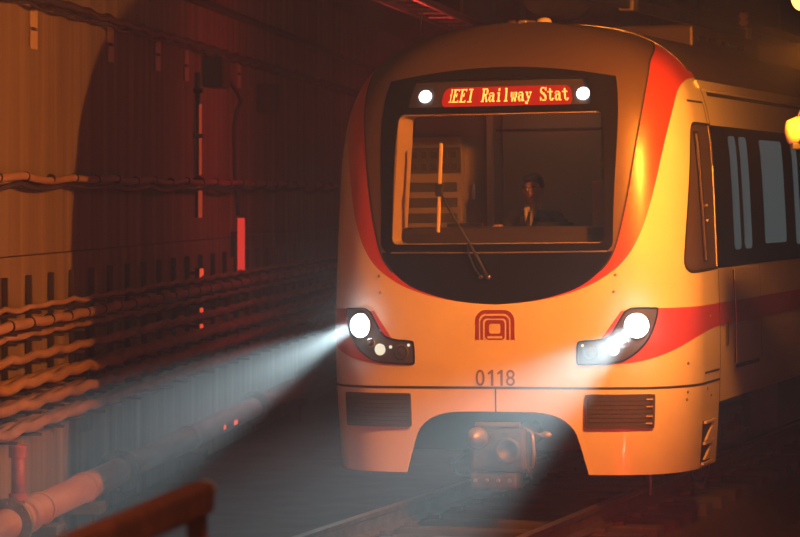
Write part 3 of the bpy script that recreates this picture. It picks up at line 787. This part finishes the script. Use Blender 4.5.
for z in (1.465, 1.325, 1.25, 1.065, .84, .67, .495): obj('arm', bm_box((.19, 0, z), (.30, .045, .022), .004), 'bracket', br)
for k in range(-4, 24):
    if k == 0: continue
    nb = copy_tree(br, LW(23.9+.85*k, 0, 0))
    if k in (1, 2, 3): nb['label'] = 'dark steel cable bracket on the lamplit wall, %s from the left edge' % ('second', 'third', 'fourth')[k-1]
br['label'] = 'dark steel cable bracket on the lamplit wall, nearest the left edge'
# pipe along the wall foot
P = thing('wall_pipe', 'salmon painted water pipe with bolted flanges along the wall foot', 'pipe', LW(22, .3, -.11), WALL_RZ)
obj('pipe_run', bm_tube([(0, -2, 0), (0, 36, 0)], .122, 28), 'pipe', P, True)
for y in (.9, 5.3, 13.5, 21.5):
    f = obj('flange', bm_lathe([(.122, -.035), (.195, -.035), (.2, -.03), (.2, -.004), (.185, 0), (.2, .004), (.2, .03), (.195, .035), (.122, .035)], (0, y, 0), (0, 1, 0), 32), 'flange', P)
    for k in range(8):
        a = k*PI/4; obj('flange_bolt', bm_lathe([(.014, -.06), (.014, .06)], (.162*math.cos(a), y, .162*math.sin(a)), (0, 1, 0), 8), 'steel', f)
for y in (2.0, 3.7, 9, 17):
    obj('collar', bm_lathe([(.122, -.02), (.138, -.02), (.138, .02), (.122, .02)], (0, y, 0), (0, 1, 0), 28), 'pipe', P)
    obj('support_block', bm_box((.03, y, -.165), (.30, .34, .09), .01), 'concrete_dark', P)
    obj('support_leg', bm_box((.03, y, -.325), (.14, .14, .23), .01), 'concrete_dark', P)
obj('tee_collar', bm_lathe([(.122, -.1), (.145, -.1), (.145, .1), (.122, .1)], (0, 1.45, 0), (0, 1, 0), 28), 'pipe', P)
R_ = thing('riser_pipe', 'short red riser pipe joining the salmon pipe below the cables', 'pipe', LW(23.25, .3, .01), WALL_RZ)
obj('pipe_run', bm_tube([(0, 0, 0), (0, 0, .46)], .052, 20), 'pipe_red', R_, True)
obj('collar', bm_lathe([(.052, 0), (.072, 0), (.072, .09), (.052, .09)], (0, 0, .36), (0, 0, 1), 20), 'pipe_red', R_)
obj('foot_collar', bm_lathe([(.052, 0), (.075, 0), (.07, .05), (.052, .06)], (0, 0, .03), (0, 0, 1), 20), 'pipe_red', R_)
# small junction boxes by the pipe and on the wall
for Y, z, sx, lab in ((22.6, .23, .12, 'small dark junction box low on the wall left of the red riser'), (27.0, .36, .09, 'small dark box low on the wall beyond the red riser')):
    t = thing('junction_box', lab, 'box', LW(Y, .012, z), WALL_RZ, 'junction boxes on the left wall'); obj('case', bm_box((.04, 0, 0), (.08, sx*2, .16), .01), 'box', t); obj('lid', bm_box((.085, 0, 0), (.012, sx*1.7, .13), .004), 'darkgrey', t)
for Y, z, sy, sz, lab in ((33.9, 3.78, .55, .34, 'wide dark equipment box hanging under the upper cable'), (37.9, 3.62, .42, .36, 'square dark equipment box right of the cable drop')):
    t = thing('equipment_box', lab, 'box', LW(Y, 0, z), WALL_RZ, 'equipment boxes on the left wall'); obj('case', bm_box((.12, 0, 0), (.22, sy, sz), .015), 'box', t); obj('door', bm_box((.235, 0, 0), (.014, sy*.86, sz*.84), .005), 'box', t)
# vertical conduit, cable drop, red fittings
t = thing('red_lit_conduit', 'thin upright conduit under the wide dark box, its red lit edge painted as glow', 'light', LW(33.1, .06, 2.15), WALL_RZ)
obj('tube', bm_tube([(0, 0, 0), (0, 0, .36)], .030, 12), 'conduit_glow', t, True); obj('tube', bm_tube([(0, 0, .47), (0, 0, 1.25)], .024, 12), 'conduit_glow', t, True); obj('riser', bm_tube([(-.02, 0, 0), (-.02, 0, 1.6)], .03, 12), 'cable_black', t, True)  # emissive tubes paint red lamplight on the conduit, no lamp here
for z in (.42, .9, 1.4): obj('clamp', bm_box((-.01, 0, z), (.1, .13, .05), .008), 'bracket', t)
drop = obj('cable_drop', bm_tube([LW(34.3, .16, 3.9), LW(34.7, .14, 3.72), LW(35.5, .1, 3.62), LW(35.8, .1, 3.52), LW(35.5, .1, 3.40), LW(35.3, .1, 3.2), LW(35.35, .1, 2.7), LW(35.42, .13, 2.15)], .026, 10), 'cable_black', None, True)
tag(drop, 'dark cable dropping in a bend to the red light tube', 'cable')
t = thing('red_light_tube', 'glowing red upright light tube at the end of the cable drop', 'light', LW(35.45, .13, 1.5), WALL_RZ)
obj('tube', bm_box((.03, 0, .32), (.07, .14, .63), .012), 'redlamp', t); obj('end_cap', bm_box((.03, 0, .645), (.085, .15, .03), .005), 'bracket', t); obj('end_cap', bm_box((.03, 0, -.005), (.085, .15, .03), .005), 'bracket', t)
obj('bracket', bm_box((-.04, 0, .32), (.1, .06, .3), .005), 'bracket', t)
for px_, py_, w_, h_, off, lab in ((200, 273, .055, .10, .12, 'small red marker light under the vertical conduit, the brightest'), (200, 310, .035, .05, .3, 'tiny red marker light among the dark cables, upper of two'), (200, 326, .04, .045, .3, 'tiny red marker light among the dark cables, lower of two'),
                              (223, 427, .05, .05, .4, 'small red reflector low in the headlight beam, left of two'), (234, 422, .10, .05, .4, 'wider red reflector low in the headlight beam, right of two')):
    u = (px_-400)/3000; Y = (WW-off)/(WK-u); z = EYE-(py_-195)/3000*Y
    t = thing('marker_light', lab, 'light', LW(Y, off, z), WALL_RZ, 'red marker lights along the left wall')
    obj('lens', bm_box((.02, 0, 0), (.03, w_*2, h_), .012), 'redspot', t); obj('body', bm_box((-.02, 0, 0), (.05, w_*2.3, h_*1.25), .01), 'bracket', t)
    obj('stem', bm_box((-.04-(off-.04)/2, 0, 0), (off-.02, .03, .03), .004), 'bracket', t)

# ------------------------------------------------------------------ overhead
def tray(name, lab, cat, pts, w_, h_, m):
    t = thing(name, lab, cat, pts[0]); p0 = Vector(pts[0]); d = Vector(pts[-1])-p0; n = Vector((d.y, -d.x, 0)).normalized()
    for s in (-1, 1): obj('side_rail', bm_tube([n*s*w_/2, d+n*s*w_/2], h_/2, 6), m, t)
    k = int(d.length/.8)
    for i in range(k): obj('rung', bm_tube([d*(i+.5)/k-n*w_/2, d*(i+.5)/k+n*w_/2], .02, 6), m, t)
    for i in range(1, k, 4):
        for s in (-1, 1): obj('hanger', bm_tube([d*(i+.5)/k+n*s*w_/2, d*(i+.5)/k+n*s*w_/2+Vector((0, 0, 5.3-p0.z))], .012, 6), 'bracket', t)
    return t
tray('cable_tray', 'red lit ladder cable tray hanging from the ceiling left of the train', 'cable tray', [(-1.2, 24.5, 4.5), (5.0, 64, 4.5)], .42, .09, 'steel')
oc = thing('overhead_conductor', 'overhead conductor rail hanging above the train roof', 'conductor rail', TW(-.6, 3, 4.32), -TH)
obj('bar', bm_box((0, 20, 0), (.09, 44, .11), .01), 'steel', oc)
for y in (4, 10, 16, 22, 28):
    obj('hanger', bm_tube([(0, y, .05), (0, y, .98)], .02, 8), 'bracket', oc); obj('insulator', bm_lathe([(.03, 0), (.06, .04), (.03, .08), (.06, .12), (.03, .16)], (0, y, .1), (0, 0, 1), 14), 'plate', oc)
    obj('clamp', bm_box((0, y, 0), (.16, .22, .15), .02), 'housing', oc)
du = thing('ventilation_duct', 'dark ribbed ventilation duct under the ceiling beyond the train roof', 'duct', TW(-2.0, 9, 4.62), -TH)
obj('duct_body', bm_tube([(0, 0, 0), (0, 38, 0)], .28, 20), 'concrete_dark', du, True)
for y in range(1, 38, 3): obj('duct_band', bm_lathe([(.28, -.03), (.3, -.03), (.3, .03), (.28, .03)], (0, y, 0), (0, 1, 0), 20), 'bracket', du)
for y in range(2, 38, 6): obj('hanger', bm_tube([(0, y, .28), (0, y, .68)], .015, 6), 'bracket', du)

# ------------------------------------------------------------------ lamps
LP = Vector((2.81, 21.0, 3.79))
wallx = TW(3.3, -1.6, 0)
t = thing('tunnel_lamp', 'bright orange sodium lamp on a bracket at the upper right', 'lamp', LP)
obj('bulb', bm_ellipsoid((0, 0, 0), (.075, .075, .10)), 'sodium_bulb', t, True)
obj('shade', bm_lathe([(.05, .10), (.09, .11), (.15, .17), (.14, .175), (.07, .13), (.05, .13)], (0, 0, 0), (0, 0, 1), 24), 'housing', t, True)
obj('bracket_arm', bm_tube([(0, 0, .15), (.1, -.02, .24), (.5, -.1, .24), (.78, -.2, .24)], .022, 10), 'bracket', t, True)
FP = Vector((2.84, 20.33, 3.38))
az, el = math.radians(FLOOD_AZ), math.radians(FLOOD_EL)
dl_ = Vector((-math.cos(az)*math.cos(el), math.sin(az)*math.cos(el), math.sin(el)))          # in the train's axes
dw = Matrix.Rotation(-TH, 3, 'Z') @ dl_
t = thing('floodlight', 'orange sodium floodlight on the right wall aimed at the train nose', 'lamp', FP)
qr = dw.to_track_quat('-Z', 'Y')
hs = obj('housing', bm_lathe([(.06, .18), (.10, .16), (.13, .03), (.15, .0), (.14, 0), (.12, .03), (.06, .13)], (0, 0, 0), (0, 0, 1), 28), 'housing', t, True)
hs.rotation_euler = qr.to_euler()
bl = obj('bulb', bm_ellipsoid((0, 0, .08), (.05, .05, .05)), 'sodium_bulb', t, True); bl.rotation_euler = qr.to_euler()
obj('bracket_arm', bm_tube([-dw*.17, -dw*.25+Vector((.1, 0, 0)), (.5, -.2, 0)], .022, 10), 'bracket', t, True)
ld = bpy.data.lights.new('flood_beam', 'SPOT'); ld.energy = SODIUM_W; ld.color = SODIUM_C; ld.shadow_soft_size = .06; ld.spot_size = math.radians(FLOOD_SIZE); ld.spot_blend = FLOOD_BLEND
lo = bpy.data.objects.new('flood_beam', ld); COL.objects.link(lo); lo.parent = t; lo.location = dw*.03; lo.rotation_euler = qr.to_euler()
t = thing('platform_fill_lamp', 'unseen warm lamp added over the platform end to light the barrier and train front', 'lamp', (-.3, 5.5, 4.9))  # added fill lamp out of view, warms the barrier and train front
obj('globe', bm_ellipsoid((0, 0, 0), (.12, .12, .09)), 'sodium_bulb', t, True); obj('base', bm_lathe([(.14, .05), (.15, .1), (.12, .4)], (0, 0, 0), (0, 0, 1), 20), 'bracket', t)
ld = bpy.data.lights.new('platform_fill', 'POINT'); ld.energy = PLATFORM_W; ld.color = (1, .5, .34); ld.shadow_soft_size = .12
lo = bpy.data.objects.new('platform_fill', ld); COL.objects.link(lo); lo.parent = t; lo.location = (0, 0, -.25)
t = thing('dome_fixture', 'round lamplit dome fixture with a dark strap beside the train windows', 'fixture', (2.83, 21.5, 2.86), 0)
obj('dome', bm_lathe([(.03, -.12), (.085, -.10), (.105, -.03), (.105, .06), (.09, .12), (.03, .14)], (.05, 0, 0), (1, .2, .1), 24), 'housing', t, True)
obj('strap', bm_lathe([(.107, 0), (.112, 0), (.112, .04), (.107, .04)], (.04, 0, 0), (1, .2, -.5), 24), 'rubber', t)
obj('base', bm_box((.06, 0, -.11), (.17, .12, .05), .01), 'rubber', t)
obj('bracket_arm', bm_tube([(.1, 0, -.1), (.4, 0, -.1), (.7, 0, -.1)], .02, 8), 'bracket', t)
obj('feed_cable', bm_tube([(.02, 0, .09), (.06, 0, .2), (.12, 0, .33), (.3, 0, .5)], .008, 6), 'rubber', t)
# red lamp hanging from the tray behind the train's shoulder
t = thing('red_tunnel_lamp', 'red tunnel lamp hanging from the cable tray behind the train', 'lamp', (.25, 34.2, 3.5))
obj('lens', bm_ellipsoid((0, 0, 0), (.07, .07, .09)), 'redlamp', t, True); obj('cap', bm_lathe([(.09, .06), (.1, .08), (.05, .14), (.02, .15)], (0, 0, 0), (0, 0, 1), 20), 'bracket', t)
obj('rod', bm_tube([(0, 0, .12), (0, 0, .98)], .012, 8), 'bracket', t)
ld = bpy.data.lights.new('red_light', 'POINT'); ld.energy = RED_W; ld.color = RED_C; ld.shadow_soft_size = .1
lo = bpy.data.objects.new('red_light', ld); COL.objects.link(lo); lo.parent = t; lo.location = (0, -.02, -.14)
# unseen dwarf signal between platform and track, added to redden the haze
t = thing('added_signal', 'unseen low red signal added beside the track to redden the haze', 'signal', (1.45, 18.0, ZF))
obj('post', bm_box((0, 0, .2), (.14, .14, .4), .01), 'bracket', t); obj('head', bm_box((0, 0, .5), (.2, .16, .24), .02), 'box', t)
obj('lens', bm_lathe([(.06, 0), (.06, .015), (.03, .03), (0, .034)], (0, .08, .5), (0, 1, 0), 20), 'redspot', t, True)
ld = bpy.data.lights.new('signal_fill', 'POINT'); ld.energy = 300; ld.color = (1, .03, .025); ld.shadow_soft_size = .05
lo = bpy.data.objects.new('signal_fill', ld); COL.objects.link(lo); lo.parent = t; lo.location = (0, .2, .5)

# ------------------------------------------------------------------ foreground barrier at the platform end (out of focus)
t = thing('platform_barrier', 'rust coloured barrier rail out of focus in the lower left foreground', 'barrier', (-.64, 9.6, .9), -math.atan(.17))
obj('top_rail', bm_box((0, -2.0, .53), (.08, 4.1, .10), .02), 'rust', t); obj('lower_rail', bm_box((0, -2.0, .36), (.07, 4.1, .09), .02), 'rust', t)
for y in (0, -2, -4): obj('post', bm_box((-.01, y, .27), (.06, .06, .54), .01), 'rust', t)
obj('end_cap', bm_ellipsoid((.01, .04, .555), (.035, .03, .03)), 'plate', t, True)

# ------------------------------------------------------------------ haze in the tunnel air
hz = bpy.data.materials.new('haze'); hz.use_nodes = True; nt = hz.node_tree; nt.nodes.clear()
on = nt.nodes.new('ShaderNodeOutputMaterial'); vs_ = nt.nodes.new('ShaderNodeVolumeScatter')
vs_.inputs['Color'].default_value = (.95, .95, .95, 1); vs_.inputs['Density'].default_value = HAZE; vs_.inputs['Anisotropy'].default_value = .7
nt.links.new(vs_.outputs[0], on.inputs['Volume'])
MATS['haze'] = hz
hc = [LW(-2, .02), Vector((rw[0].x-.05, -2, 0)), Vector((rw[0].x-.05, rw[0].y, 0)), TW(3.25, 42), LW(64, .02)]
bm = bmesh.new(); lo_ = [bm.verts.new((p.x, p.y, ZF+.005)) for p in hc]; hi_ = [bm.verts.new((p.x, p.y, 5.29)) for p in hc]
bm.faces.new(lo_[::-1]); bm.faces.new(hi_)
for i in range(5): bm.faces.new((lo_[i], lo_[(i+1) % 5], hi_[(i+1) % 5], hi_[i]))
bmesh.ops.recalc_face_normals(bm, faces=bm.faces)
h = obj('haze', bm, 'haze'); h['kind'] = 'stuff'; h['label'] = 'thin dusty haze hanging in the tunnel air'; h['category'] = 'haze'
